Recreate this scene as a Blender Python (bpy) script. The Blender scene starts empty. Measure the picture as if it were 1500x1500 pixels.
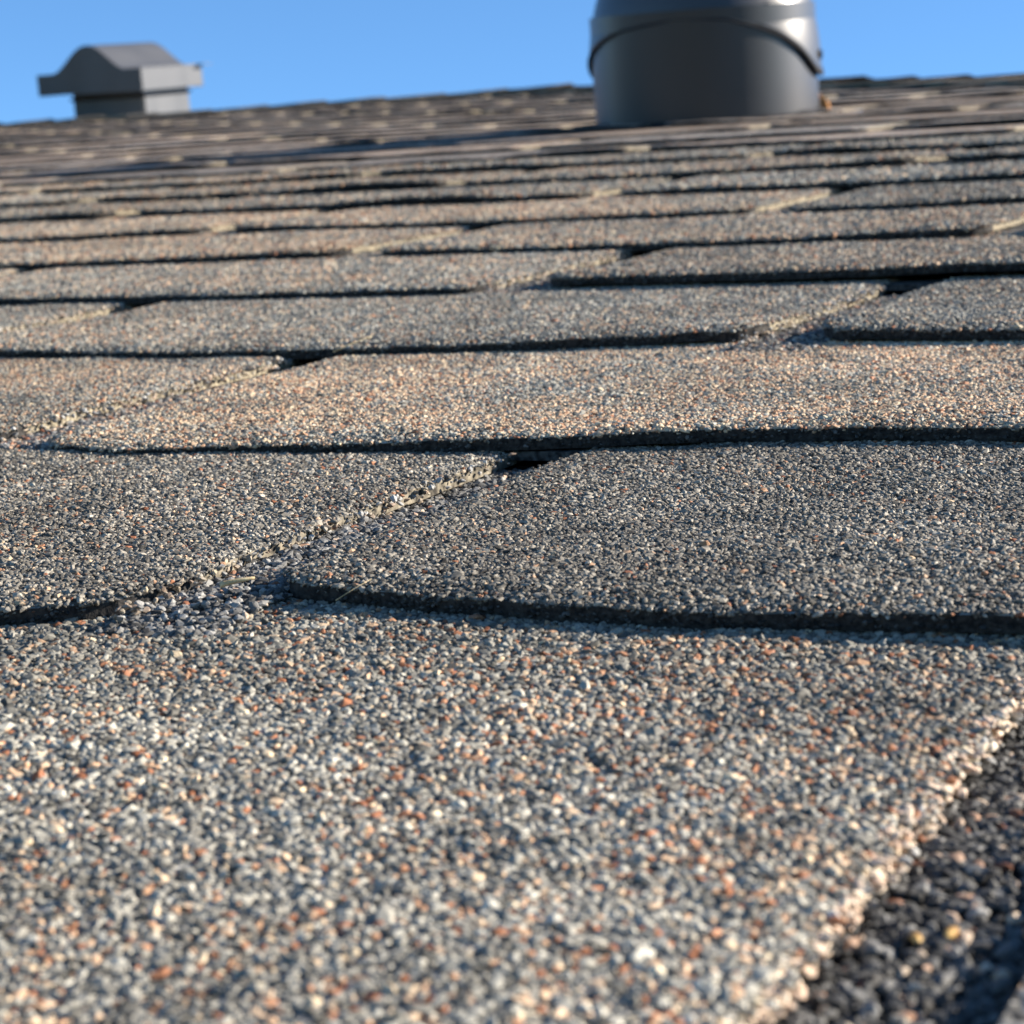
import bpy, bmesh, math, random
import numpy as np
from mathutils import Matrix, Vector

random.seed(7)
rng = np.random.default_rng(11)
scene = bpy.context.scene
COL = scene.collection

# ------------------------------------------------------------------ frame of the roof
PITCH = math.radians(14.04)                 # 3/12 hip roof
RX = Matrix.Rotation(PITCH, 4, 'X')         # roof frame (x along courses, y up the slope, z normal) -> world

# ------------------------------------------------------------------ camera
CAM_LOC = Vector((0.1928, -0.1313, 0.0843))
YAW, PIT, ROLL = 0.45506, -0.20729, -0.07595
FPX = 3205.5                                 # focal length in pixels of a 1500 px wide frame
cam_local = (Matrix.Translation(CAM_LOC) @ Matrix.Rotation(YAW, 4, 'Z')
             @ Matrix.Rotation(math.pi/2 + PIT, 4, 'X') @ Matrix.Rotation(ROLL, 4, 'Z'))
cd = bpy.data.cameras.new('camera')
cam = bpy.data.objects.new('camera', cd)
COL.objects.link(cam)
cam.matrix_world = RX @ cam_local
cd.sensor_width = 36.0
cd.lens = FPX / 1500.0 * 36.0
cd.clip_start = 0.005
cd.clip_end = 2000.0
cd.dof.use_dof = True
cd.dof.focus_distance = 0.40
cd.dof.aperture_fstop = cd.lens / 1.55       # an entrance pupil of about 1.5 mm
scene.camera = cam

# ------------------------------------------------------------------ sky and sun
SUN_AZ, SUN_EL = math.radians(39.0), math.radians(18.5)   # measured in the roof's own frame
sun_dir = RX.to_3x3() @ Vector((math.cos(SUN_EL)*math.cos(SUN_AZ), math.cos(SUN_EL)*math.sin(SUN_AZ), math.sin(SUN_EL)))
world = bpy.data.worlds.new('World')
scene.world = world
world.use_nodes = True
wn = world.node_tree
sky = wn.nodes.new('ShaderNodeTexSky')
sky.sky_type = 'NISHITA'
sky.sun_disc = False
sky.sun_elevation = math.asin(sun_dir.z)
sky.sun_rotation = math.atan2(sun_dir.x, sun_dir.y)
sky.altitude = 0.0
sky.air_density = 0.62
sky.dust_density = 0.0
sky.ozone_density = 5.5
wb = wn.nodes.new('ShaderNodeVectorMath'); wb.operation = 'MULTIPLY'      # white balance of the camera, even over the whole sky
wb.inputs[1].default_value = (0.86, 1.02, 0.99)
wn.links.new(sky.outputs[0], wb.inputs[0])
wn.links.new(wb.outputs[0], wn.nodes['Background'].inputs[0])
wn.nodes['Background'].inputs[1].default_value = 0.080

sl = bpy.data.lights.new('sun', 'SUN')
sl.energy = 5.0
sl.angle = math.radians(0.53)
sl.color = (1.0, 0.90, 0.77)
sun = bpy.data.objects.new('sun', sl)
COL.objects.link(sun)
sun.rotation_euler = sun_dir.to_track_quat('Z', 'Y').to_euler()

scene.view_settings.view_transform = 'Standard'
scene.view_settings.look = 'None'
scene.view_settings.gamma = 1.0
scene.view_settings.exposure = 1.55
scene.view_settings.use_curve_mapping = False
scene.cycles.max_bounces = 5
scene.cycles.diffuse_bounces = 2
scene.cycles.glossy_bounces = 2

# ------------------------------------------------------------------ helpers
def tag(o, label=None, cat=None, group=None, kind=None):
    if label: o['label'] = label
    if cat: o['category'] = cat
    if group: o['group'] = group
    if kind: o['kind'] = kind
    return o

def link(name, me, parent=None, mats=()):
    for m in mats:
        if m.name not in [x.name for x in me.materials if x]:
            me.materials.append(m)
    o = bpy.data.objects.new(name, me)
    COL.objects.link(o)
    o.parent = parent
    return o

def mesh(name, V, F, smooth=False, midx=None):
    me = bpy.data.meshes.new(name)
    me.from_pydata([tuple(v) for v in V], [], [tuple(f) for f in F])
    if smooth:
        me.polygons.foreach_set('use_smooth', [True]*len(me.polygons))
    if midx is not None:
        me.polygons.foreach_set('material_index', list(midx))
    me.update()
    return me

def empty(name, local):
    o = bpy.data.objects.new(name, None)
    COL.objects.link(o)
    o.empty_display_size = 0.1
    o.matrix_world = RX @ local
    return o

def smooth01(x):
    x = np.clip(x, 0, 1)
    return x*x*(3-2*x)

# value noise for geometry, periodic hash, vectorised
def _h(ix, iy, s):
    n = (ix.astype(np.int64)*374761393 + iy.astype(np.int64)*668265263 + s*144269) & 0x7fffffff
    n = ((n ^ (n >> 13))*1274126177) & 0x7fffffff
    return ((n ^ (n >> 16)) & 0xffff)/65535.0
def vnoise(x, y, s=0):
    ix = np.floor(x); iy = np.floor(y)
    fx = smooth01(x-ix); fy = smooth01(y-iy)
    a = _h(ix, iy, s); b = _h(ix+1, iy, s); c = _h(ix, iy+1, s); d = _h(ix+1, iy+1, s)
    return (a*(1-fx)+b*fx)*(1-fy)+(c*(1-fx)+d*fx)*fy - 0.5

# ------------------------------------------------------------------ materials
def newmat(name):
    m = bpy.data.materials.new(name)
    m.use_nodes = True
    nt = m.node_tree
    return m, nt, nt.nodes['Principled BSDF']

def ramp(nt, stops, interp='LINEAR'):
    r = nt.nodes.new('ShaderNodeValToRGB')
    cr = r.color_ramp
    cr.interpolation = interp
    while len(cr.elements) < len(stops):
        cr.elements.new(0.5)
    for e, (p, c) in zip(cr.elements, stops):
        e.position = p
        e.color = (c[0], c[1], c[2], 1)
    return r

def mixrgb(nt, fac, a, b, mode='MIX'):
    n = nt.nodes.new('ShaderNodeMix')
    n.data_type = 'RGBA'
    n.blend_type = mode
    for sock, val in ((n.inputs[0], fac), (n.inputs[6], a), (n.inputs[7], b)):
        if hasattr(val, 'is_output'):
            nt.links.new(val, sock)
        elif isinstance(val, (int, float)):
            sock.default_value = val
        else:
            sock.default_value = (val[0], val[1], val[2], 1)
    return n.outputs[2]

def math_node(nt, op, a, b=None):
    n = nt.nodes.new('ShaderNodeMath')
    n.operation = op
    for sock, val in zip(n.inputs, (a, b)):
        if val is None: continue
        if hasattr(val, 'is_output'): nt.links.new(val, sock)
        else: sock.default_value = val
    return n.outputs[0]

GREYS = [(0.0, (.024, .023, .022)), (.22, (.065, .064, .060)), (.50, (.175, .172, .163)), (.78, (.29, .285, .268)), (1.0, (.44, .43, .40))]
WARMS = [(0.0, (.15, .055, .026)), (.20, (.27, .115, .06)), (.38, (.34, .21, .135)), (.68, (.39, .295, .22)), (.88, (.44, .355, .26)), (1.0, (.50, .44, .34))]

def shingle_material():
    m, nt, bs = newmat('shingle_granules')
    tc = nt.nodes.new('ShaderNodeTexCoord')
    oi = nt.nodes.new('ShaderNodeObjectInfo')
    add = nt.nodes.new('ShaderNodeVectorMath'); add.operation = 'MULTIPLY_ADD'
    nt.links.new(oi.outputs['Random'], add.inputs[0])
    add.inputs[1].default_value = (37.0, 51.0, 0.0)
    nt.links.new(tc.outputs['Object'], add.inputs[2])
    co = add.outputs[0]
    vo = nt.nodes.new('ShaderNodeTexVoronoi')
    vo.inputs['Scale'].default_value = 640.0
    nt.links.new(co, vo.inputs['Vector'])
    sep = nt.nodes.new('ShaderNodeSeparateColor')
    nt.links.new(vo.outputs['Color'], sep.inputs[0])
    g = ramp(nt, GREYS); w = ramp(nt, WARMS)
    nt.links.new(sep.outputs[0], g.inputs[0])
    wt = nt.nodes.new('ShaderNodeMapRange'); wt.inputs[3].default_value = .25
    nt.links.new(sep.outputs[1], wt.inputs[0]); nt.links.new(wt.outputs[0], w.inputs[0])
    warm = nt.nodes.new('ShaderNodeAttribute'); warm.attribute_type = 'OBJECT'; warm.attribute_name = 'warm'
    tone = nt.nodes.new('ShaderNodeAttribute'); tone.attribute_type = 'OBJECT'; tone.attribute_name = 'tone'
    # blend drops: the granule mix drifts along a shingle
    n1 = nt.nodes.new('ShaderNodeTexNoise'); n1.inputs['Scale'].default_value = 14.0; n1.inputs['Detail'].default_value = 3.0
    nt.links.new(co, n1.inputs['Vector'])
    drift = math_node(nt, 'MULTIPLY_ADD', n1.outputs[0], 0.5); nt.nodes[-1].inputs[2].default_value = -0.25
    wf = math_node(nt, 'ADD', warm.outputs['Fac'], drift)
    isw = math_node(nt, 'LESS_THAN', sep.outputs[2], wf)
    col = mixrgb(nt, isw, g.outputs[0], w.outputs[0])
    n2 = nt.nodes.new('ShaderNodeTexNoise'); n2.inputs['Scale'].default_value = 90.0; n2.inputs['Detail'].default_value = 4.0
    nt.links.new(co, n2.inputs['Vector'])
    bl = ramp(nt, [(.3, (.50, .50, .51)), (.7, (1.32, 1.31, 1.28))])
    nt.links.new(n2.outputs[0], bl.inputs[0])
    col = mixrgb(nt, 1.0, col, bl.outputs[0], 'MULTIPLY')
    sc = nt.nodes.new('ShaderNodeVectorMath'); sc.operation = 'SCALE'
    nt.links.new(col, sc.inputs[0]); nt.links.new(tone.outputs['Fac'], sc.inputs['Scale'])
    nt.links.new(sc.outputs[0], bs.inputs['Base Color'])
    bs.inputs['Roughness'].default_value = 0.85
    bs.inputs['Specular IOR Level'].default_value = 0.25
    bump = nt.nodes.new('ShaderNodeBump')
    bump.inputs['Strength'].default_value = 0.9
    bump.inputs['Distance'].default_value = 0.0009
    inv = math_node(nt, 'MULTIPLY', vo.outputs['Distance'], -1.0)
    nt.links.new(inv, bump.inputs['Height'])
    nt.links.new(bump.outputs[0], bs.inputs['Normal'])
    return m

def granule_material():
    m, nt, bs = newmat('mineral_granule')
    a = nt.nodes.new('ShaderNodeAttribute'); a.attribute_type = 'INSTANCER'; a.attribute_name = 'gcol'
    n = nt.nodes.new('ShaderNodeTexNoise'); n.inputs['Scale'].default_value = 2.2; n.inputs['Detail'].default_value = 3.0
    tc = nt.nodes.new('ShaderNodeTexCoord'); nt.links.new(tc.outputs['Object'], n.inputs['Vector'])
    r = ramp(nt, [(.3, (.7, .7, .7)), (.7, (1.25, 1.25, 1.25))]); nt.links.new(n.outputs[0], r.inputs[0])
    c = mixrgb(nt, 1.0, a.outputs['Color'], r.outputs[0], 'MULTIPLY')
    nt.links.new(c, bs.inputs['Base Color'])
    bs.inputs['Roughness'].default_value = 0.7
    bs.inputs['Specular IOR Level'].default_value = 0.32
    return m

def speckle_material(name, a, b, scale, rough=0.9, bump=0.0006):
    m, nt, bs = newmat(name)
    tc = nt.nodes.new('ShaderNodeTexCoord')
    n = nt.nodes.new('ShaderNodeTexNoise'); n.inputs['Scale'].default_value = scale; n.inputs['Detail'].default_value = 5.0
    nt.links.new(tc.outputs['Object'], n.inputs['Vector'])
    r = ramp(nt, [(.35, a), (.65, b)]); nt.links.new(n.outputs[0], r.inputs[0])
    nt.links.new(r.outputs[0], bs.inputs['Base Color'])
    bs.inputs['Roughness'].default_value = rough
    bs.inputs['Specular IOR Level'].default_value = 0.2
    bp = nt.nodes.new('ShaderNodeBump'); bp.inputs['Strength'].default_value = 0.6; bp.inputs['Distance'].default_value = bump
    nt.links.new(n.outputs[0], bp.inputs['Height']); nt.links.new(bp.outputs[0], bs.inputs['Normal'])
    return m

def metal_material(name, col, rough, metallic=0.0, streak=0.12, scale=14.0, spec=.5, coat=0.0):
    m, nt, bs = newmat(name)
    tc = nt.nodes.new('ShaderNodeTexCoord')
    mp = nt.nodes.new('ShaderNodeMapping'); mp.inputs['Scale'].default_value = (1, 1, .25)
    nt.links.new(tc.outputs['Object'], mp.inputs[0])
    n = nt.nodes.new('ShaderNodeTexNoise'); n.inputs['Scale'].default_value = scale; n.inputs['Detail'].default_value = 6.0
    nt.links.new(mp.outputs[0], n.inputs['Vector'])
    lo = tuple(c*(1-streak) for c in col); hi = tuple(c*(1+streak) for c in col)
    r = ramp(nt, [(.3, lo), (.7, hi)]); nt.links.new(n.outputs[0], r.inputs[0])
    nt.links.new(r.outputs[0], bs.inputs['Base Color'])
    rr = nt.nodes.new('ShaderNodeMapRange'); rr.inputs[3].default_value = rough*.85; rr.inputs[4].default_value = rough*1.2
    nt.links.new(n.outputs[0], rr.inputs[0]); nt.links.new(rr.outputs[0], bs.inputs['Roughness'])
    bs.inputs['Metallic'].default_value = metallic
    bs.inputs['Specular IOR Level'].default_value = spec
    bs.inputs['Coat Weight'].default_value = coat
    bs.inputs['Coat Roughness'].default_value = .24
    bp = nt.nodes.new('ShaderNodeBump'); bp.inputs['Strength'].default_value = 0.15; bp.inputs['Distance'].default_value = 0.003
    nt.links.new(n.outputs[0], bp.inputs['Height']); nt.links.new(bp.outputs[0], bs.inputs['Normal'])
    return m

M_SH = shingle_material()
M_GR = granule_material()
M_BUTT = speckle_material('asphalt_butt_shaded', (.010, .010, .011), (.05, .046, .042), 900)  # darker than the cut edges: the butt's shade is painted into the colour
M_CUT = speckle_material('worn_cut_edge', (.05, .044, .034), (.34, .295, .21), 700)
M_CUTF = speckle_material('weathered_cut_edge', (.03, .027, .022), (.25, .22, .165), 400)
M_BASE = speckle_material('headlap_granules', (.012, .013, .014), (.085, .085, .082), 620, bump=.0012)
M_PIPE = metal_material('painted_grey_steel', (.024, .026, .031), .40, 0.0, spec=.34, coat=.40)
M_GALV = metal_material('galvanised_sheet', (.068, .070, .075), .40, 0.0, spec=.45)
M_DARK = speckle_material('dark_rubber_seam', (.008, .009, .012), (.02, .02, .024), 60)
M_SEAL = speckle_material('orange_sealant', (.32, .13, .04), (.52, .26, .10), 80)
M_STRAW = speckle_material('dry_straw', (.35, .26, .13), (.62, .52, .32), 300, .7)
M_CHIP = speckle_material('amber_chip', (.26, .13, .035), (.50, .33, .12), 500, .6)
M_GRASS = speckle_material('lawn', (.03, .05, .015), (.07, .09, .03), 3, bump=.02)

# ------------------------------------------------------------------ the roof's geometry
E = 0.143          # exposure of a course
S = 0.305          # width of a tab
T = 0.0031         # thickness of a shingle
def TK(k): return T if k < 10 else max(.0026, T-(k-9)*.0001)     # the upper courses lie flatter
GAP = 0.0195       # slot between two tabs
OVER = 0.035       # how far a tab runs under the next course
K_RIDGE = 28
Y_RIDGE = K_RIDGE*E
X_APEX = -1.70
HIP_SLOPE = -1.0/math.cos(PITCH)
def hip_x(y): return X_APEX + (y - Y_RIDGE)/HIP_SLOPE

roof = empty('roof', Matrix.Identity(4))
tag(roof, 'hip roof slope of weathered grey-brown asphalt shingles', 'roof', kind='structure')

# how the butt of a course runs: (x, offset up the slope) pairs, a worn and wavy roof
EDGE = {
 1: [(-.14, -.006), (-.0318, -.0041), (-.0211, .0032), (-.0110, .0115), (.0060, .0230), (.0168, .0213), (.0308, .0184), (.0496, .0162), (.0671, .0148), (.098, .0169), (.1263, .0214), (.28, .015)],
 2: [(-.30, .006), (-.160, .000), (-.136, -.0060), (-.1063, -.0152), (-.0814, -.0108), (-.0496, -.0047), (-.0111, .0024), (.0100, .0094), (.0384, .0166), (.0674, .0189), (.0955, .0195), (.14, .018)],
 3: [(-.31, .012), (-.26, .0004), (-.2003, -.0092), (-.1528, -.0070), (-.0889, .0017), (-.0320, .0180), (-.0104, .0267), (.0078, .0261), (.0271, .0201), (.0651, .0162), (.25, .010)],
 4: [(-.45, -.004), (-.3636, -.0106), (-.2655, -.0137), (-.1560, -.0107), (-.1430, .0142), (-.0842, .0125), (-.0235, .0154), (.0322, .0242), (.14, .018)],
 5: [(-.59, -.010), (-.4722, -.0154), (-.3795, -.0098), (-.3008, .0), (-.2825, -.0047), (-.2047, -.0148), (-.0985, -.0165), (-.0142, .0084), (.01, .006), (.25, -.005)],
 6: [(-.75, -.010), (-.5844, -.0156), (-.4677, .0046), (-.4489, .0091), (-.3271, -.0179), (-.2524, -.0173), (-.1506, -.0087), (-.1338, -.0120), (-.083, -.0158), (-.0247, -.0007), (.14, .0)],
}
# measured slot places, (left edge, right edge) by course
SLOTS = {
 0: {.5: (.1312, .1520)},
 1: {0: (-.0125, .0035)},
 2: {-.5: (-.1507, -.1325)},
 3: {0: (-.0098, .0085)},
 4: {-.5: (-.1560, -.1365)},
 5: {-1: (-.2985, -.2775), 0: (-.0104, .0085)},
 6: {-1.5: (-.4685, -.4480), -.5: (-.1545, -.1355)},
 7: {-1: (-.3020, -.2820), -2: (-.6295, -.6090)},
}
LIFT = {1: .08, 2: .22, 3: .45, 4: .45, 5: .45, 6: .45}
def edge_fn(k, x):
    """offset of the butt up the slope, and its lift off the course below"""
    if k in EDGE:
        px = np.array([p[0] for p in EDGE[k]]); py = np.array([p[1] for p in EDGE[k]])
        d = 0
        for o in (-.006, -.003, 0, .003, .006):      # soften the kinks
            d = d + np.interp(x+o, px, py)/5
        c = abs(-.18 - k*E)+.02
        dist = math.hypot(.18, k*E+.131)
        lift = d*LIFT[k]*.081/dist
        return d*(1-LIFT[k]), np.maximum(lift, -.0008) + (.0011 if k >= 4 else 0)
    up = .0011 if k < 12 else .0002
    d = .013*vnoise(x/.16+k*17.3, x*0+k*3.1, 5) + .009*vnoise(x/.05+k*7.7, x*0+k, 6) + .004*vnoise(x/.013+k*5.7, x*0+k, 7)
    l = .0030*np.maximum(0, vnoise(x/.12+k*11.9, x*0+k*2.7, 8))*2 + .0008*vnoise(x/.02+k, x*0+k*1.7, 9) + up
    return d, l

def sag(x, y):
    return .0016*vnoise(x/.45+3.3, y/.5+8.1, 21)*smooth01((y-.8)/1.0)

slot_cache = {}
def slot(k, j):
    """left and right edge of the slot number j (in tab widths) of course k"""
    key = (k, j)
    if key not in slot_cache:
        if k in SLOTS and j in SLOTS[k]:
            slot_cache[key] = SLOTS[k][j]
        else:
            r = random.Random(k*1000 + int(j*2)*7 + 5)
            c = j*S + .006 + r.uniform(-.006, .006)
            g = GAP*r.uniform(.85, 1.15)
            slot_cache[key] = (c-g/2, c+g/2)
    return slot_cache[key]

def tab_points(k, x0, x1, s, v, seed, detail=True, near=False):
    """surface of one tab in roof coordinates. s in 0..1 across, v up the slope from the butt"""
    r = .011 if near else .008
    vv = np.clip(v, 0, r)
    corner = r - np.sqrt(np.maximum(r*r-(r-vv)**2, 0))
    corner = corner*.75
    wl = .0011*vnoise(v/.009+seed, v*0+1.5, 3) + .0005*vnoise(v/.003+seed, v*0+2.5, 4)
    wr = .0011*vnoise(v/.009+seed+91, v*0+1.5, 3) + .0005*vnoise(v/.003+seed+33, v*0+2.5, 4)
    xl = x0 + corner + wl
    xr = x1 - corner + wr
    x = xl + (xr-xl)*s
    dy, lf = edge_fn(k, x)
    y = k*E + v + dy*(1-smooth01(v/(E*.9)))
    ragged = (.0010*vnoise(x/.006, x*0+k, 12)+.0007*vnoise(x/.0022, x*0+k, 13))
    y = y + ragged*(1-smooth01(v/.01))
    a = np.minimum(x-xl, xr-x)
    z = TK(k)*(1-v/E) + lf*(1-smooth01(v/.085))
    z = z - .0009*np.clip(1-v/.009, 0, 1)**2 - .0006*np.clip(1-a/.005, 0, 1)**2
    z = z + .0007*vnoise(x/.05+seed, v/.04, 14)*smooth01(v/.02) + .0005*vnoise(x/.016+seed, v/.014, 15)
    z = z + sag(x, y)
    z = np.where(v > E-.006, z-.0003, z)
    return x, y, z

def tab_mesh(k, x0, x1, ns, nv, seed, near):
    # rows closer together near the butt, columns closer near the slots
    vs = np.concatenate([[0, .0012, .003, .006, .010, .016], np.linspace(.024, E+OVER, nv)]) if near else np.concatenate([[0, .004, .012], np.linspace(.03, E+OVER, nv)])
    ss = np.linspace(0, 1, ns)
    if near:
        ss = np.sort(np.concatenate([ss, [.004, .010, .018, .982, .990, .996]]))
    ns = len(ss); nvv = len(vs)
    sg, vg = np.meshgrid(ss, vs)
    x, y, z = tab_points(k, x0, x1, sg.ravel(), vg.ravel(), seed, near=near)
    ox, oy = x0, k*E
    top = np.stack([x-ox, y-oy, z], 1)
    th = TK(k)-.0004
    bot = top.copy(); bot[:, 2] -= th
    # the butt is cut a little under
    b0 = bot[:ns]; b0[:, 1] += .0004
    V = np.concatenate([top, bot])
    N = ns*nvv
    F = []; MI = []
    for j in range(nvv-1):
        for i in range(ns-1):
            a = j*ns+i
            F.append((a, a+1, a+ns+1, a+ns)); MI.append(0)
            F.append((N+a, N+a+ns, N+a+ns+1, N+a+1)); MI.append(1)
    for i in range(ns-1):
        F.append((i+1, i, N+i, N+i+1)); MI.append(1)
        a = (nvv-1)*ns+i
        F.append((a, a+1, N+a+1, N+a)); MI.append(1)
    for j in range(nvv-1):
        a = j*ns; b = a+ns
        side = 1 if vs[j] < .012 else 2
        F.append((a, b, N+b, N+a)); MI.append(side)
        a = j*ns+ns-1; b = a+ns
        F.append((b, a, N+a, N+b)); MI.append(side)
    me = mesh('shingle_tab', V, F, True, MI)
    for m in (M_SH, M_BUTT, M_CUT if k < 8 and k != 1 else M_CUTF): me.materials.append(m)
    # flat sides, smooth face
    me.polygons.foreach_set('use_smooth', [mi == 0 for mi in MI])
    return me

# ------------------------------------------------------------------ granules: crushed stone scattered by geometry nodes
def granule_group():
    ng = bpy.data.node_groups.new('granule_scatter', 'GeometryNodeTree')
    ng.interface.new_socket('Geometry', in_out='INPUT', socket_type='NodeSocketGeometry')
    ng.interface.new_socket('Geometry', in_out='OUTPUT', socket_type='NodeSocketGeometry')
    N = ng.nodes; L = ng.links
    gi = N.new('NodeGroupInput'); go = N.new('NodeGroupOutput')
    join = N.new('GeometryNodeJoinGeometry')
    pos = N.new('GeometryNodeInputPosition')
    for i in range(7):
        ico = N.new('GeometryNodeMeshIcoSphere')
        ico.inputs['Radius'].default_value = 1.0
        ico.inputs['Subdivisions'].default_value = 1 if i % 2 else 2
        nz = N.new('ShaderNodeTexNoise'); nz.noise_dimensions = '4D'
        nz.inputs['W'].default_value = i*3.7
        nz.inputs['Scale'].default_value = .9
        nz.inputs['Detail'].default_value = 1.0
        L.new(pos.outputs[0], nz.inputs['Vector'])
        sub = N.new('ShaderNodeVectorMath'); sub.operation = 'SUBTRACT'
        L.new(nz.outputs['Color'], sub.inputs[0]); sub.inputs[1].default_value = (.5, .5, .5)
        scl = N.new('ShaderNodeVectorMath'); scl.operation = 'SCALE'
        L.new(sub.outputs[0], scl.inputs[0]); scl.inputs['Scale'].default_value = 2.0
        sp = N.new('GeometryNodeSetPosition')
        L.new(ico.outputs[0], sp.inputs['Geometry']); L.new(scl.outputs[0], sp.inputs['Offset'])
        ch = N.new('GeometryNodeConvexHull')
        L.new(sp.outputs[0], ch.inputs[0])
        sm = N.new('GeometryNodeSetMaterial'); sm.inputs['Material'].default_value = M_GR
        L.new(ch.outputs[0], sm.inputs['Geometry'])
        g2i = N.new('GeometryNodeGeometryToInstance')
        L.new(sm.outputs[0], g2i.inputs[0])
        L.new(g2i.outputs[0], join.inputs[0])
    def attr(name, typ):
        n = N.new('GeometryNodeInputNamedAttribute'); n.data_type = typ
        n.inputs['Name'].default_value = name
        return n.outputs['Attribute']
    iop = N.new('GeometryNodeInstanceOnPoints')
    L.new(gi.outputs[0], iop.inputs['Points'])
    L.new(join.outputs[0], iop.inputs['Instance'])
    iop.inputs['Pick Instance'].default_value = True
    L.new(attr('gidx', 'INT'), iop.inputs['Instance Index'])
    e2r = N.new('FunctionNodeEulerToRotation')
    L.new(attr('grot', 'FLOAT_VECTOR'), e2r.inputs[0])
    L.new(e2r.outputs[0], iop.inputs['Rotation'])
    L.new(attr('gscl', 'FLOAT_VECTOR'), iop.inputs['Scale'])
    L.new(iop.outputs[0], go.inputs[0])
    return ng
GG = granule_group()

def ramp_np(stops, t):
    p = [s[0] for s in stops]
    return np.stack([np.interp(t, p, [s[1][c] for s in stops]) for c in range(3)], 1)

def granule_cloud(P, size, col, parent):
    """one vertex-only mesh whose vertices carry a grain each"""
    n = len(P)
    me = bpy.data.meshes.new('granules')
    me.vertices.add(n)
    me.vertices.foreach_set('co', P.astype(np.float32).ravel())
    def at(name, typ, key, data):
        a = me.attributes.new(name, typ, 'POINT')
        a.data.foreach_set(key, data)
    at('gidx', 'INT', 'value', rng.integers(0, 7, n).astype(np.int32))
    rot = np.stack([rng.normal(0, .30, n), rng.normal(0, .30, n), rng.uniform(0, 6.283, n)], 1)
    at('grot', 'FLOAT_VECTOR', 'vector', rot.astype(np.float32).ravel())
    sc = size[:, None]*np.stack([rng.uniform(.75, 1.55, n), rng.uniform(.6, 1.1, n), rng.uniform(.42, .80, n)], 1)
    at('gscl', 'FLOAT_VECTOR', 'vector', sc.astype(np.float32).ravel())
    at('gcol', 'FLOAT_VECTOR', 'vector', col.astype(np.float32).ravel())
    me.update()
    o = bpy.data.objects.new('granules', me)
    COL.objects.link(o)
    o.parent = parent
    o['kind'] = 'stuff'
    md = o.modifiers.new('scatter', 'NODES')
    md.node_group = GG
    return o

def grain_colours(n, x, y, warm, tone, seed, k_):
    t = np.clip(rng.beta(2.8, 2.7, n), 0, 1) if warm >= .09 else rng.beta(1.8, 2.2, n)
    col = ramp_np(GREYS, t)
    w = ramp_np(WARMS, rng.beta(1.1, 1.25, n) if warm < .3 and k_ < 2 else rng.beta(2.2, 1.5, n))
    drift = .55*vnoise(x/.05+seed, y/.05+seed, 31) + .55*vnoise(x/.010+seed, y/.010, 32)
    isw = rng.random(n) < np.clip(warm*(1+1.4*drift)+.15*drift, 0, 1)
    col[isw] = w[isw]
    shade = 1+.35*vnoise(x/.03+seed, y/.03, 33)+.30*vnoise(x/.011+seed, y/.014, 34)
    if k_ == 0:                                      # grains darker towards the head of the nearest course
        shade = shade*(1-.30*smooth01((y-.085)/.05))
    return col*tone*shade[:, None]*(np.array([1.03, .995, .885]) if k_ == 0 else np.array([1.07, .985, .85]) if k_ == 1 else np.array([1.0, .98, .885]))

def grains_on_tab(k, x0, x1, seed, warm, tone, parent, pitch, vmax=None):
    W = x1-x0
    vmax = vmax or (E+.026)
    nx = int(W/pitch); ny = int(vmax/(pitch*.866))
    gx, gy = np.meshgrid(np.arange(nx), np.arange(ny))
    sx = (gx.ravel()+.5*(gy.ravel() % 2)+rng.uniform(-.42, .42, gx.size))/nx
    v = (gy.ravel()+rng.uniform(-.42, .42, gx.size))*pitch*.866
    keep = (sx > 0) & (sx < 1) & (v > 0)
    keep &= rng.random(gx.size) > .03
    bald = vnoise(sx*W/.004+seed*1.7, v/.004, 44) < -.455
    keep &= ~bald
    sx, v = sx[keep], v[keep]
    # along the rims: butt and slot edges carry grains half over the side
    nb = int(W/pitch*1.6)
    sx = np.concatenate([sx, rng.random(nb), rng.normal(0, .0012, 220)/W, 1+rng.normal(0, .0012, 220)/W])
    v = np.concatenate([v, np.abs(rng.normal(0, .0006, nb)), rng.random(440)*E])
    if k <= NEAR_K:                                  # the far ends of the nearest tabs lie well outside the frame
        xx = x0+sx*W
        ok = (xx > -.10-.115*k) & (xx < .22-.02*k)
        nb = int(ok[len(sx)-nb-440:len(sx)-440].sum()); ns_ = int(ok[-440:].sum())
        sx, v = sx[ok], v[ok]
    else:
        ns_ = 440
    x, y, z = tab_points(k, x0, x1, sx, v, seed, near=True)
    n = len(x)
    size = pitch*rng.uniform(.36, .76, n)*np.where(rng.random(n) < .035, 1.4, 1)
    nrim = n-nb-ns_
    z[nrim:nrim+nb] -= rng.uniform(0, .0006, nb)
    size[nrim:] *= .75 if k < 4 else .5
    P = np.stack([x-x0, y-k*E, z+size*.10], 1)
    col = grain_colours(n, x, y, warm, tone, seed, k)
    # grains stuck in the butt, the shade on it put into their colour
    nf = int(W/pitch*3.0)
    fs = rng.random(nf)
    if k <= NEAR_K:
        xx = x0+fs*W
        fs = fs[(xx > -.10-.115*k) & (xx < .22-.02*k)]; nf = len(fs)
    fx, fy, fz = tab_points(k, x0, x1, fs, np.zeros(nf), seed, near=True)
    fsz = pitch*rng.uniform(.25, .6, nf)
    P = np.concatenate([P, np.stack([fx-x0, fy-k*E+.0003, fz-rng.uniform(.0002, T-.0009, nf)], 1)])
    size = np.concatenate([size, fsz])
    col = np.concatenate([col, ramp_np(GREYS, rng.beta(1.1, 2.2, nf))*.30])
    return granule_cloud(P, size, col, parent)

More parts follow.
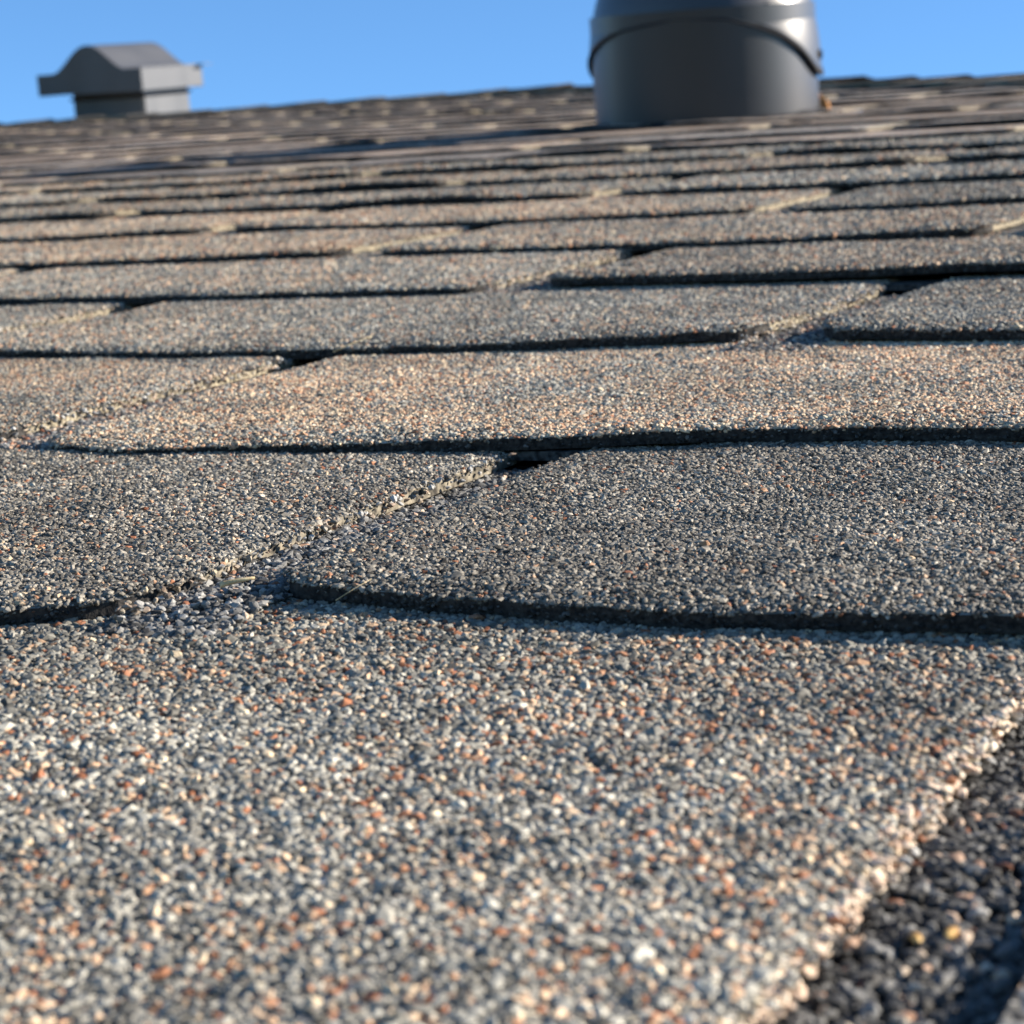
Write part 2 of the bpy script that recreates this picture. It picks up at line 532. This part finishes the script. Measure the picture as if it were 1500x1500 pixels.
# ------------------------------------------------------------------ which tabs the photograph shows
CAMI = cam_local.inverted()
def project(x, y, z=0.002):
    q = CAMI @ Vector((x, y, z))
    if q.z > -.02: return None
    return (750+FPX*q.x/-q.z, 750-FPX*q.y/-q.z, -q.z)

tabs = []
for k in range(-6, K_RIDGE):
    off = .5 if k % 2 == 0 else 0.0
    j = math.floor(-7.5/S)+off
    while True:
        x0 = slot(k, j)[1]; x1 = slot(k, j+1)[0]
        if x0 > min(3.2, hip_x(k*E)): break
        pts = []
        for fx in np.linspace(0, 1, 9):
            for fy in (0, .5, 1):
                p = project(x0+(x1-x0)*fx, (k+fy)*E)
                if p: pts.append(p)
        vis = [p for p in pts if -60 < p[0] < 1560 and 0 < p[1] < 1530]
        tabs.append((k, j, x0, x1, bool(vis), min((p[2] for p in pts), default=9)))
        j += 1
seen = sorted([t for t in tabs if t[4]], key=lambda t: t[5])
hidden = [t for t in tabs if not t[4]]
hidden += seen[295:]
seen = seen[:295]

WARM = {(0, -.5): .22, (0, .5): .12, (1, -1): .045, (1, 0): .03, (2, -.5): .50, (2, -1.5): .42, (3, -1): .22, (3, 0): .16,
        (4, -1.5): .30, (4, -.5): .34, (4, .5): .2, (5, -2): .5, (5, -1): .40, (5, 0): .18, (6, -2.5): .5, (6, -1.5): .50, (6, -.5): .22}
TONE = {(0, -.5): 1.27, (1, -1): .95, (1, 0): .88, (2, -.5): 1.15, (3, -1): 1.0, (3, 0): .92}

def bisect_hip(me, ox, oy):
    """cut a tab mesh along the hip line (local to the tab's origin)"""
    bm = bmesh.new(); bm.from_mesh(me)
    co = Vector((hip_x(oy)-ox, 0, 0))
    d = Vector((1, HIP_SLOPE, 0)).normalized()
    no = Vector((-d.y, d.x, 0))
    if no.x < 0: no = -no
    bmesh.ops.bisect_plane(bm, geom=bm.verts[:]+bm.edges[:]+bm.faces[:], plane_co=co, plane_no=no, clear_outer=True)
    bm.to_mesh(me); bm.free()
    return len(me.polygons)

NEAR_K = 9
near_objs = 0
for (k, j, x0, x1, vis, dist) in seen:
    seed = k*13.7 + j*5.3 + 100
    r = random.Random(int(seed*10))
    near = 0 <= k <= NEAR_K
    if near:
        me = tab_mesh(k, x0, x1, 64 if k < 5 else 40, 22 if k < 5 else 14, seed, True)
    else:
        me = tab_mesh(k, x0, x1, 41 if k < 14 else 21, 6, seed, False)
        if x1 > hip_x((k+1.3)*E):
            if bisect_hip(me, x0, k*E) == 0:
                continue
    o = link('shingle_tab', me, roof)
    o.location = (x0, k*E, 0)
    lean = -.04*x0
    warm = WARM.get((k, j), min(.62, max(.06, .30+lean*2+r.uniform(-.16, .16))))
    tone = TONE.get((k, j), r.uniform(.76, 1.12))
    o['warm'] = float(warm*(1.0 if near else 1.15))
    o['tone'] = float(tone*(.86 if near else 1.08-.02*min(1, (k-9)/6)))
    if near:
        pitch = (.00102, .00086, .00090, .00105, .0013, .0015, .0016, .0021, .0021, .0021)[k]
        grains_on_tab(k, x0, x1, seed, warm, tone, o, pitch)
        near_objs += 1

# the shingles beyond the frame, one light mesh
V = []; F = []; MI = []
for (k, j, x0, x1, vis, dist) in hidden:
    hx0 = hip_x(k*E); hx1 = hip_x((k+1.2)*E)
    a1 = min(x1, hx0); b1 = min(x1, hx1)
    if a1 <= x0+.01 or b1 <= x0+.005: continue
    n = len(V)
    y0 = k*E; y1 = (k+1)*E+.02
    zt = -T*.02/E
    V += [(x0, y0, T), (a1, y0, T), (b1, y1, zt), (x0, y1, zt), (x0, y0, .0004), (a1, y0, .0004), (b1, y1, zt-T), (x0, y1, zt-T)]
    F += [(n, n+1, n+2, n+3), (n+1, n, n+4, n+5), (n+2, n+1, n+5, n+6), (n, n+3, n+7, n+4)]
    MI += [0, 1, 2, 2]
me = mesh('outer_tabs', V, F, False, MI)
for m in (M_SH, M_BUTT, M_CUT): me.materials.append(m)
o = link('outer_tabs', me, roof); o['kind'] = 'stuff'; o['warm'] = .25; o['tone'] = 1.05

# headlap of the courses: what shows at the bottom of the slots
for k in range(-6, K_RIDGE):
    y0, y1 = k*E+.004, (k+1)*E+.012
    xs0 = -8.0
    e0, e1 = min(4.0, hip_x(y0)), min(4.0, hip_x(min(y1, Y_RIDGE)))
    n = 40
    top = []
    for a, (yy, xe) in enumerate(((y0, e0), (y1, e1))):
        for i in range(n+1):
            x = xs0+(xe-xs0)*i/n
            top.append((x, yy, -TK(k)*(yy-k*E)/E-.0007-(.0014 if a else 0)))
    F = [(i, i+1, n+2+i, n+1+i) for i in range(n)]
    # give the strip a thickness
    nv = len(top)
    top += [(x, y, z-.002) for x, y, z in top]
    F += [(nv+i+1, nv+i, nv+n+1+i, nv+n+2+i) for i in range(n)]
    F += [(i+1, i, nv+i, nv+i+1) for i in range(n)]
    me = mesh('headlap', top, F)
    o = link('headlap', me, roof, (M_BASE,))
# the boarded deck under it all
dv = [(-8, -6*E, 0), (min(4.0, hip_x(-6*E)), -6*E, 0), (X_APEX, Y_RIDGE, 0), (-8, Y_RIDGE, 0)]
me = mesh('roof_deck', [(x, y, -.009) for x, y, z in dv]+[(x, y, -.030) for x, y, z in dv], [(0, 1, 2, 3), (7, 6, 5, 4), (1, 0, 4, 5), (2, 1, 5, 6), (3, 2, 6, 7), (0, 3, 7, 4)])
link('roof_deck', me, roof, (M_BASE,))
# dark grains on the floor of the near slots, some of them silted up: (tone, silt height, warm share, crumb tone)
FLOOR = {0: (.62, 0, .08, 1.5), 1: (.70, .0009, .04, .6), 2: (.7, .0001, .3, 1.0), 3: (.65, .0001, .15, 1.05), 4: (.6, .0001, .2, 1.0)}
for (k, j) in ((0, .5), (1, 0), (2, -.5), (3, 0), (3, -1), (4, -.5), (0, -.5), (1, 1)):
    xa, xb = slot(k, j)
    W = xb-xa+.006
    pitch = .00115
    n = int(W*(E+.03)/(pitch*pitch*.75))
    x = rng.uniform(xa-.003, xb+.003, n); v = rng.uniform(-.004, E*(1.0 if k else 1.1), n)
    size = pitch*rng.uniform(.42, .85, n)
    t = rng.beta(1.1, 2.6, n) if k == 0 else rng.beta(1.5, 1.7, n)
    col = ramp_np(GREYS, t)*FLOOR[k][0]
    w = rng.random(n) < FLOOR[k][2]
    col[w] = ramp_np(WARMS, rng.random(n))[w]
    g = rng.random(n) < 0
    col[g] = (.16, .30, .24)
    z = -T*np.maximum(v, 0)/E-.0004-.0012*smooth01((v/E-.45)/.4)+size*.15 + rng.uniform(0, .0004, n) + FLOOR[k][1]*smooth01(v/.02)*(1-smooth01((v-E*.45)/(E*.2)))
    P = np.stack([x, k*E+v, z], 1)
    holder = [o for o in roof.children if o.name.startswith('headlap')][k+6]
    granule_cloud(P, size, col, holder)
    # pale worn crumbs along the sunlit edge of the slot
    m = 260 if k else 900
    v = rng.random(m)*E
    x = xa + rng.normal(.0002, .0011 if k else .0008, m)
    z = T*(1-v/E)-rng.uniform(0, .0026, m)
    size = pitch*rng.uniform(.25, .7, m)
    col = ramp_np(WARMS, rng.uniform(.55, 1, m))*FLOOR[k][3]
    gm = rng.random(m) < (.5 if k else .2)
    col[gm] = ramp_np(GREYS, rng.uniform(.4, 1, m))[gm]
    granule_cloud(np.stack([x, k*E+v, z], 1), size, col, holder)

# ------------------------------------------------------------------ the other slopes and the caps
inv = RX.to_3x3().inverted()
side_down = inv @ Vector((math.cos(PITCH), 0, -math.sin(PITCH)))
back_down = inv @ Vector((0, math.cos(PITCH), -math.sin(PITCH)))
apex = Vector((X_APEX, Y_RIDGE, 0))
hip_dir = Vector((1, HIP_SLOPE, 0)).normalized()
hip2_dir = (inv @ Vector((1, 1, -math.tan(PITCH)))).normalized()
lo = Vector((0, 0, -.006))
h1 = apex + hip_dir*6.8
h2 = apex + hip2_dir*6.8
me = mesh('hip_slope', [apex+lo, h1+lo, h2+lo, (apex+h1*0)+lo*2+Vector((0, 0, -.05)), h1+lo*2+Vector((0, 0, -.05)), h2+lo*2+Vector((0, 0, -.05))], [(0, 1, 2), (3, 5, 4), (0, 3, 4, 1), (0, 2, 5, 3), (1, 4, 5, 2)])
o = link('hip_slope', me, roof, (M_SH,)); o['warm'] = .3; o['tone'] = 1.0
rl = Vector((-8, Y_RIDGE, 0))
bl = rl + back_down*4.6
q = [apex+lo, h2+lo, bl+lo, rl+lo]
me = mesh('back_slope', q+[p+Vector((0, 0, -.05)) for p in q], [(0, 1, 2, 3), (7, 6, 5, 4), (0, 4, 5, 1), (1, 5, 6, 2), (2, 6, 7, 3), (3, 7, 4, 0)])
o = link('back_slope', me, roof, (M_SH,)); o['warm'] = .3; o['tone'] = 1.0

def cap_piece(origin, along, wA, wB, L, seed, lift):
    """one folded cap shingle: 'along' runs towards its exposed butt"""
    along = along.normalized(); wA = wA.normalized(); wB = wB.normalized()
    up = -(wA+wB).normalized()
    width = .145
    sec = []
    for i in range(11):
        t = -1+2*i/10
        w = wB if t > 0 else wA
        p = w*(abs(t)*width) + up*.004
        rnd = max(0, 1-abs(t)*6)
        sec.append(p - up*.010*rnd*rnd)
    V = []
    nl = 5
    r = random.Random(seed)
    for a in range(nl):
        f = a/(nl-1)
        rise = .0015 + .0038*f + lift*f**3
        for i, p in enumerate(sec):
            V.append(origin + along*(f*L) + p + up*(rise + r.uniform(-.0006, .0006)))
    N = len(V)
    V += [v - up*.0032 for v in V]
    F = []; MI = []
    ns = len(sec)
    for a in range(nl-1):
        for i in range(ns-1):
            q = a*ns+i
            F.append((q, q+1, q+ns+1, q+ns)); MI.append(0)
            F.append((N+q, N+q+ns, N+q+ns+1, N+q+1)); MI.append(1)
        for q, m in ((a*ns, 1), (a*ns+ns-1, -1)):
            F.append((q, q+ns, N+q+ns, N+q)); MI.append(2)
    for i in range(ns-1):
        q = (nl-1)*ns+i
        F.append((q, q+1, N+q+1, N+q)); MI.append(1)
        F.append((i+1, i, N+i, N+i+1)); MI.append(1)
    c = sum((Vector(v) for v in V), Vector())/len(V)
    me = mesh('ridge_cap', [Vector(v)-c for v in V], F, False, MI)
    for m in (M_SH, M_BUTT, M_CUT): me.materials.append(m)
    bm = bmesh.new(); bm.from_mesh(me); bmesh.ops.recalc_face_normals(bm, faces=bm.faces[:]); bm.to_mesh(me); bm.free()
    o = link('ridge_cap', me, roof)
    o.location = c
    o['warm'] = r.uniform(.15, .5); o['tone'] = r.uniform(.75, 1.05)
    return o
CE = .143
def perp(d, along): 
    return (d - along*d.dot(along)).normalized()
front_down = Vector((0, -1, 0))
wA = perp(front_down, hip_dir); wB = perp(side_down, hip_dir)
for i in range(26):
    s0 = i*CE
    cap_piece(apex+hip_dir*(s0-.02), hip_dir, wA, wB, .19, 500+i, {9: .004}.get(i, random.Random(i).uniform(0, .0025)))
left = Vector((-1, 0, 0))
for i in range(30):
    cap_piece(apex+Vector((-4.25+i*CE, 0, 0)), Vector((1, 0, 0)), front_down, back_down, .19, 700+i, {29: .003}.get(i, random.Random(90+i).uniform(0, .0025)))

# ------------------------------------------------------------------ dome vent
VX, VY, VR = -.595, 2.000, .1135
vent = empty('dome_vent', Matrix.Translation((VX, VY, 0)) @ Matrix.Rotation(YAW+.088, 4, 'Z'))
tag(vent, 'dark grey round metal vent pipe with domed hood standing on the shingles', 'roof vent')
# in the vent's frame -y faces the camera, +x is to its right
RIM = [(-180, .062), (-150, .045), (-125, .042), (-108, .055), (-90, .073), (-70, .086), (-55, .0945), (-25, .1015), (0, .0985), (17, .0885), (30, .0785), (44, .063), (55, .0465), (62, .0395), (70, .0372), (78, .039), (92, .052), (110, .080), (135, .100), (160, .090), (180, .062)]
def rim(th):
    d = (math.degrees(th)+180) % 360-180
    return float(np.interp(d, [p[0] for p in RIM], [p[1] for p in RIM]))
def pol(r, th, z): return (r*math.sin(th), -r*math.cos(th), z)
NT = 128
def revolve(rings, close_top=False):
    V = []; F = []
    for ring in rings: V += ring
    n = len(rings[0])
    for a in range(len(rings)-1):
        for i in range(n):
            F.append((a*n+i, a*n+(i+1) % n, (a+1)*n+(i+1) % n, (a+1)*n+i))
    return V, F
ths = [2*math.pi*i/NT for i in range(NT)]
zs = [-.06, 0, .02, .05, .08, .11]
V, F = revolve([[pol(VR*(1+.002*math.sin(3*t+1)), t, z) for t in ths] for z in zs])
link('pipe', mesh('pipe', V, F, True), vent, (M_PIPE,))
def hood_r(z):
    q = max(0.0, (z-.045)/.185)
    return (VR+.0040)*math.sqrt(max(0.0, 1-q*q))
rings = []
TOP = .045+.185
prof = [1-(1-i/40)**1.6 for i in range(40)]+[.9993]
for f in prof:
    rings.append([pol(hood_r(rim(t)+(TOP-rim(t))*f), t, rim(t)+(TOP-rim(t))*f) for t in ths])
V, F = revolve(rings)
n0 = len(rings)-1
F.append(tuple(n0*NT+i for i in range(NT)))
me = mesh('hood', V, F, True)
hood = link('hood', me, vent, (M_PIPE,))
sm = hood.modifiers.new('thickness', 'SOLIDIFY'); sm.thickness = .0012; sm.offset = -1
# rolled lip along the hood's lower edge
V = []; F = []
nr = 8
for i, t in enumerate(ths):
    z = rim(t); r = hood_r(z)
    for a in range(nr):
        ph = 2*math.pi*a/nr
        V.append(pol(r+.0003+.0014*math.cos(ph), t, z+.0014*math.sin(ph)))
for i in range(NT):
    for a in range(nr):
        F.append((i*nr+a, ((i+1) % NT)*nr+a, ((i+1) % NT)*nr+(a+1) % nr, i*nr+(a+1) % nr))
link('rolled_lip', mesh('rolled_lip', V, F, True), hood, (M_DARK,))
def screw(th, z, rad, mat, name='screw'):
    r = hood_r(z)
    V = []; F = []
    nrm = Vector(pol(1, th, 0)); tan = Vector((math.cos(th), math.sin(th), 0)); up = Vector((0, 0, 1))
    base = Vector(pol(r, th, z))
    prof = [(1.0, -.001), (1.0, .0012), (.75, .0026), (.35, .0031)]
    for rr, d in prof:
        for i in range(12):
            a = 2*math.pi*i/12
            V.append(base + nrm*d + (tan*math.cos(a)+up*math.sin(a))*rr*rad)
    for a in range(3):
        for i in range(12): F.append((a*12+i, a*12+(i+1) % 12, (a+1)*12+(i+1) % 12, (a+1)*12+i))
    F.append(tuple(36+i for i in range(12)))
    link(name, mesh(name, V, F, True), hood, (mat,))
screw(math.radians(66), .058, .0052, M_DARK)
screw(math.radians(24), .108, .0040, M_PIPE)
screw(math.radians(-24), .128, .0055, M_PIPE)
screw(math.radians(-116), .060, .0052, M_DARK)
# flashing plate tucked under the courses above and lapped over the one below
V = []; F = []
pl = [(-.165, -.15), (.165, -.15), (.165, .17), (-.165, .17)]
for z in (-.0016, -.0004):
    V += [(x, y, z) for x, y in pl]
F = [(3, 2, 1, 0), (4, 5, 6, 7), (0, 1, 5, 4), (1, 2, 6, 5), (2, 3, 7, 6), (3, 0, 4, 7)]
link('flashing', mesh('flashing', V, F), vent, (M_PIPE,))
# sealant bead
V = []; F = []
r2 = random.Random(4)
for i, t in enumerate(ths):
    d = math.degrees(t)
    fat = .0040+.0020*r2.random()
    for a in range(6):
        ph = 2*math.pi*a/6
        V.append(pol(VR+.001+fat*.7*math.cos(ph), t, .001+fat*.9*math.sin(ph)))
for i in range(NT):
    for a in range(6):
        F.append((i*6+a, ((i+1) % NT)*6+a, ((i+1) % NT)*6+(a+1) % 6, i*6+(a+1) % 6))
link('sealant_bead', mesh('sealant_bead', V, F, True), vent, (M_DARK,))
bm = bmesh.new(); bmesh.ops.create_icosphere(bm, subdivisions=3, radius=1)
for v in bm.verts:
    kk = 1+.45*float(vnoise(np.array(v.co.x*1.7+4), np.array(v.co.y*1.7+v.co.z*1.3), 9))
    v.co = Vector((VR+.001, -.006, .004)) + Vector((v.co.x*.0075, v.co.y*.024, v.co.z*.013))*kk
me = bpy.data.meshes.new('sealant_lump'); bm.to_mesh(me); bm.free()
link('sealant_lump', me, vent, (M_SEAL,))['label'] = 'orange lump of sealant at the right foot of the pipe'

# ------------------------------------------------------------------ box vent behind the ridge
BX, BY = -2.875, 4.225
box = empty('box_vent', Matrix.Translation((BX, BY, 0)))
tag(box, 'sheet metal box vent with bell-shaped hood behind the roof ridge', 'roof vent')
bw, bd = .146, .125
zb, zs_, zt = .056, .107, .166
def bell(t):     # t in -1..1 across the front
    a = abs(t)
    return zs_ + (zt-zs_)*(.5*(1+math.cos(math.pi*min(1.0, a/.68))))**.8
prof = [(-1+2*i/48) for i in range(49)]
def slab(name, outline, y0, y1, mat, parent):
    """outline (x, z) in the front plane, given depth"""
    n = len(outline)
    V = [(x, y0, z) for x, z in outline]+[(x, y1, z) for x, z in outline]
    F = [tuple(range(n)), tuple(range(2*n-1, n-1, -1))]
    F += [((i+1) % n, i, n+i, n+(i+1) % n) for i in range(n)]
    me = mesh(name, V, F)
    bm = bmesh.new(); bm.from_mesh(me); bmesh.ops.recalc_face_normals(bm, faces=bm.faces[:]); bm.to_mesh(me); bm.free()
    return link(name, me, parent, (mat,))
front = [(-bw, zb+.006), (bw, zb)]+[(bw*t, bell(t)) for t in reversed(prof)]
slab('front_panel', front, -bd, -bd+.003, M_GALV, box)
slab('rear_panel', front, bd-.003, bd, M_GALV, box)
# curved top sheet
V = []; F = []
n = len(prof)
for y in (-bd+.001, bd+.010):
    for lift in (.0, .0022):
        V += [(bw*t*1.004, y, bell(t)+lift) for t in prof]
for i in range(n-1):
    F += [(n+i, n+i+1, 3*n+i+1, 3*n+i), (i+1, i, 2*n+i, 2*n+i+1), (i, i+1, n+i+1, n+i), (2*n+i+1, 2*n+i, 3*n+i, 3*n+i+1)]
F += [(0, n, 3*n, 2*n), (2*n-1, n-1, 3*n-1, 4*n-1)]
me = mesh('hood_top', V, F)
bm = bmesh.new(); bm.from_mesh(me); bmesh.ops.recalc_face_normals(bm, faces=bm.faces[:]); bm.to_mesh(me); bm.free()
link('hood_top', me, box, (M_GALV,))
def block(name, x0, x1, y0, y1, z0, z1, mat, parent, bev=.0):
    bm = bmesh.new()
    bmesh.ops.create_cube(bm, size=1)
    for v in bm.verts:
        v.co = ((x0+x1)/2+v.co.x*(x1-x0), (y0+y1)/2+v.co.y*(y1-y0), (z0+z1)/2+v.co.z*(z1-z0))
    if bev: bmesh.ops.bevel(bm, geom=bm.edges[:], offset=bev, segments=2, affect='EDGES')
    me = bpy.data.meshes.new(name); bm.to_mesh(me); bm.free()
    return link(name, me, parent, (mat,))
block('side_panel', bw-.003, bw, -bd+.0035, bd-.0035, zb+.002, zs_-.0005, M_GALV, box)
block('side_panel', -bw, -bw+.003, -bd+.0035, bd-.0035, zb+.004, zs_-.0005, M_GALV, box)
block('eave_lip', bw-.002, bw+.022, bd-.02, bd+.012, zs_-.001, zs_+.0012, M_GALV, box)
neck = block('neck', -.082, .118, -.085, .105, -.42, zb+.03, M_GALV, box, .004)
block('neck_band', -.086, .122, -.089, .109, zb-.012, zb-.006, M_DARK, neck)

# ------------------------------------------------------------------ bits lying on the shingles
def bit(name, p0, p1, rad, bend, mat, label, cat):
    """a thin stalk from p0 to p1 in roof coordinates, its origin at p0"""
    p0 = Vector(p0); p1 = Vector(p1)
    d = p1-p0
    side = d.cross(Vector((0, 0, 1))).normalized(); up = Vector((0, 0, 1))
    V = []; F = []
    nl, nr = 9, 6
    for a in range(nl):
        f = a/(nl-1)
        c = d*f + side*bend*math.sin(math.pi*f) + up*abs(bend)*.6*math.sin(math.pi*f)
        r = rad*(1-.6*f)
        for i in range(nr):
            ph = 2*math.pi*i/nr
            V.append(c+side*r*math.cos(ph)+up*r*math.sin(ph))
    for a in range(nl-1):
        for i in range(nr): F.append((a*nr+i, a*nr+(i+1) % nr, (a+1)*nr+(i+1) % nr, (a+1)*nr+i))
    F += [tuple(range(nr))[::-1], tuple((nl-1)*nr+i for i in range(nr))]
    o = link(name, mesh(name, V, F, True), None, (mat,))
    o.matrix_world = RX @ Matrix.Translation(p0)
    return tag(o, label, cat)
bit('straw', (-.1290, .4165, .0026), (-.1212, .4262, .0056), .00026, .0007, M_STRAW, 'pale curled straw in the slot below the third shadow line, left of centre', 'straw')
bit('straw', (.0000, .1545, .0042), (.0048, .1575, .0048), .00055, .0003, M_STRAW, 'short pale straw chip at the left corner of the dark lifted tab', 'straw')
bit('fibre', (.0185, .1590, .0012), (.0225, .1640, .0036), .00010, .0006, M_STRAW, 'hair-thin pale fibre hanging under the dark lifted tab', 'fibre')

def flake(loc, size, rot, label):
    bm = bmesh.new()
    bmesh.ops.create_icosphere(bm, subdivisions=2, radius=1)
    r = random.Random(int(size*1e6))
    off = r.uniform(0, 50)
    for v in bm.verts:
        k = 1+.5*float(vnoise(np.array(v.co.x*1.3+off), np.array(v.co.y*1.3+v.co.z), 3))
        v.co = Vector((v.co.x*size*.75*k, v.co.y*size*1.5*k, v.co.z*size*.55*k))
    me = bpy.data.meshes.new('loose_chip'); bm.to_mesh(me); bm.free()
    o = link('loose_chip', me, None, (M_CHIP,))
    o.matrix_world = RX @ Matrix.Translation(loc) @ Matrix.Rotation(rot, 4, 'Z')
    tag(o, label, 'chip', 'amber chips in the near slot')
flake((.1392, .0580, -.0004), .00075, .3, 'amber stone chip in the near dark slot, left of the two')
flake((.1420, .0600, -.0004), .00080, -.2, 'amber stone chip in the near dark slot, right of the two')

# ------------------------------------------------------------------ the ground far below
me = mesh('ground', [(-900, -900, 0), (900, -900, 0), (900, 900, 0), (-900, 900, 0)], [(0, 1, 2, 3)])
g = link('ground', me, None, (M_GRASS,))
g.location = (0, 0, -4.2)
tag(g, 'lawn around the house below the roof', 'ground', kind='structure')
print('tabs', len(seen), 'near', near_objs, 'grains', sum(len(o.data.vertices) for o in bpy.data.objects if o.name.startswith('granules')))
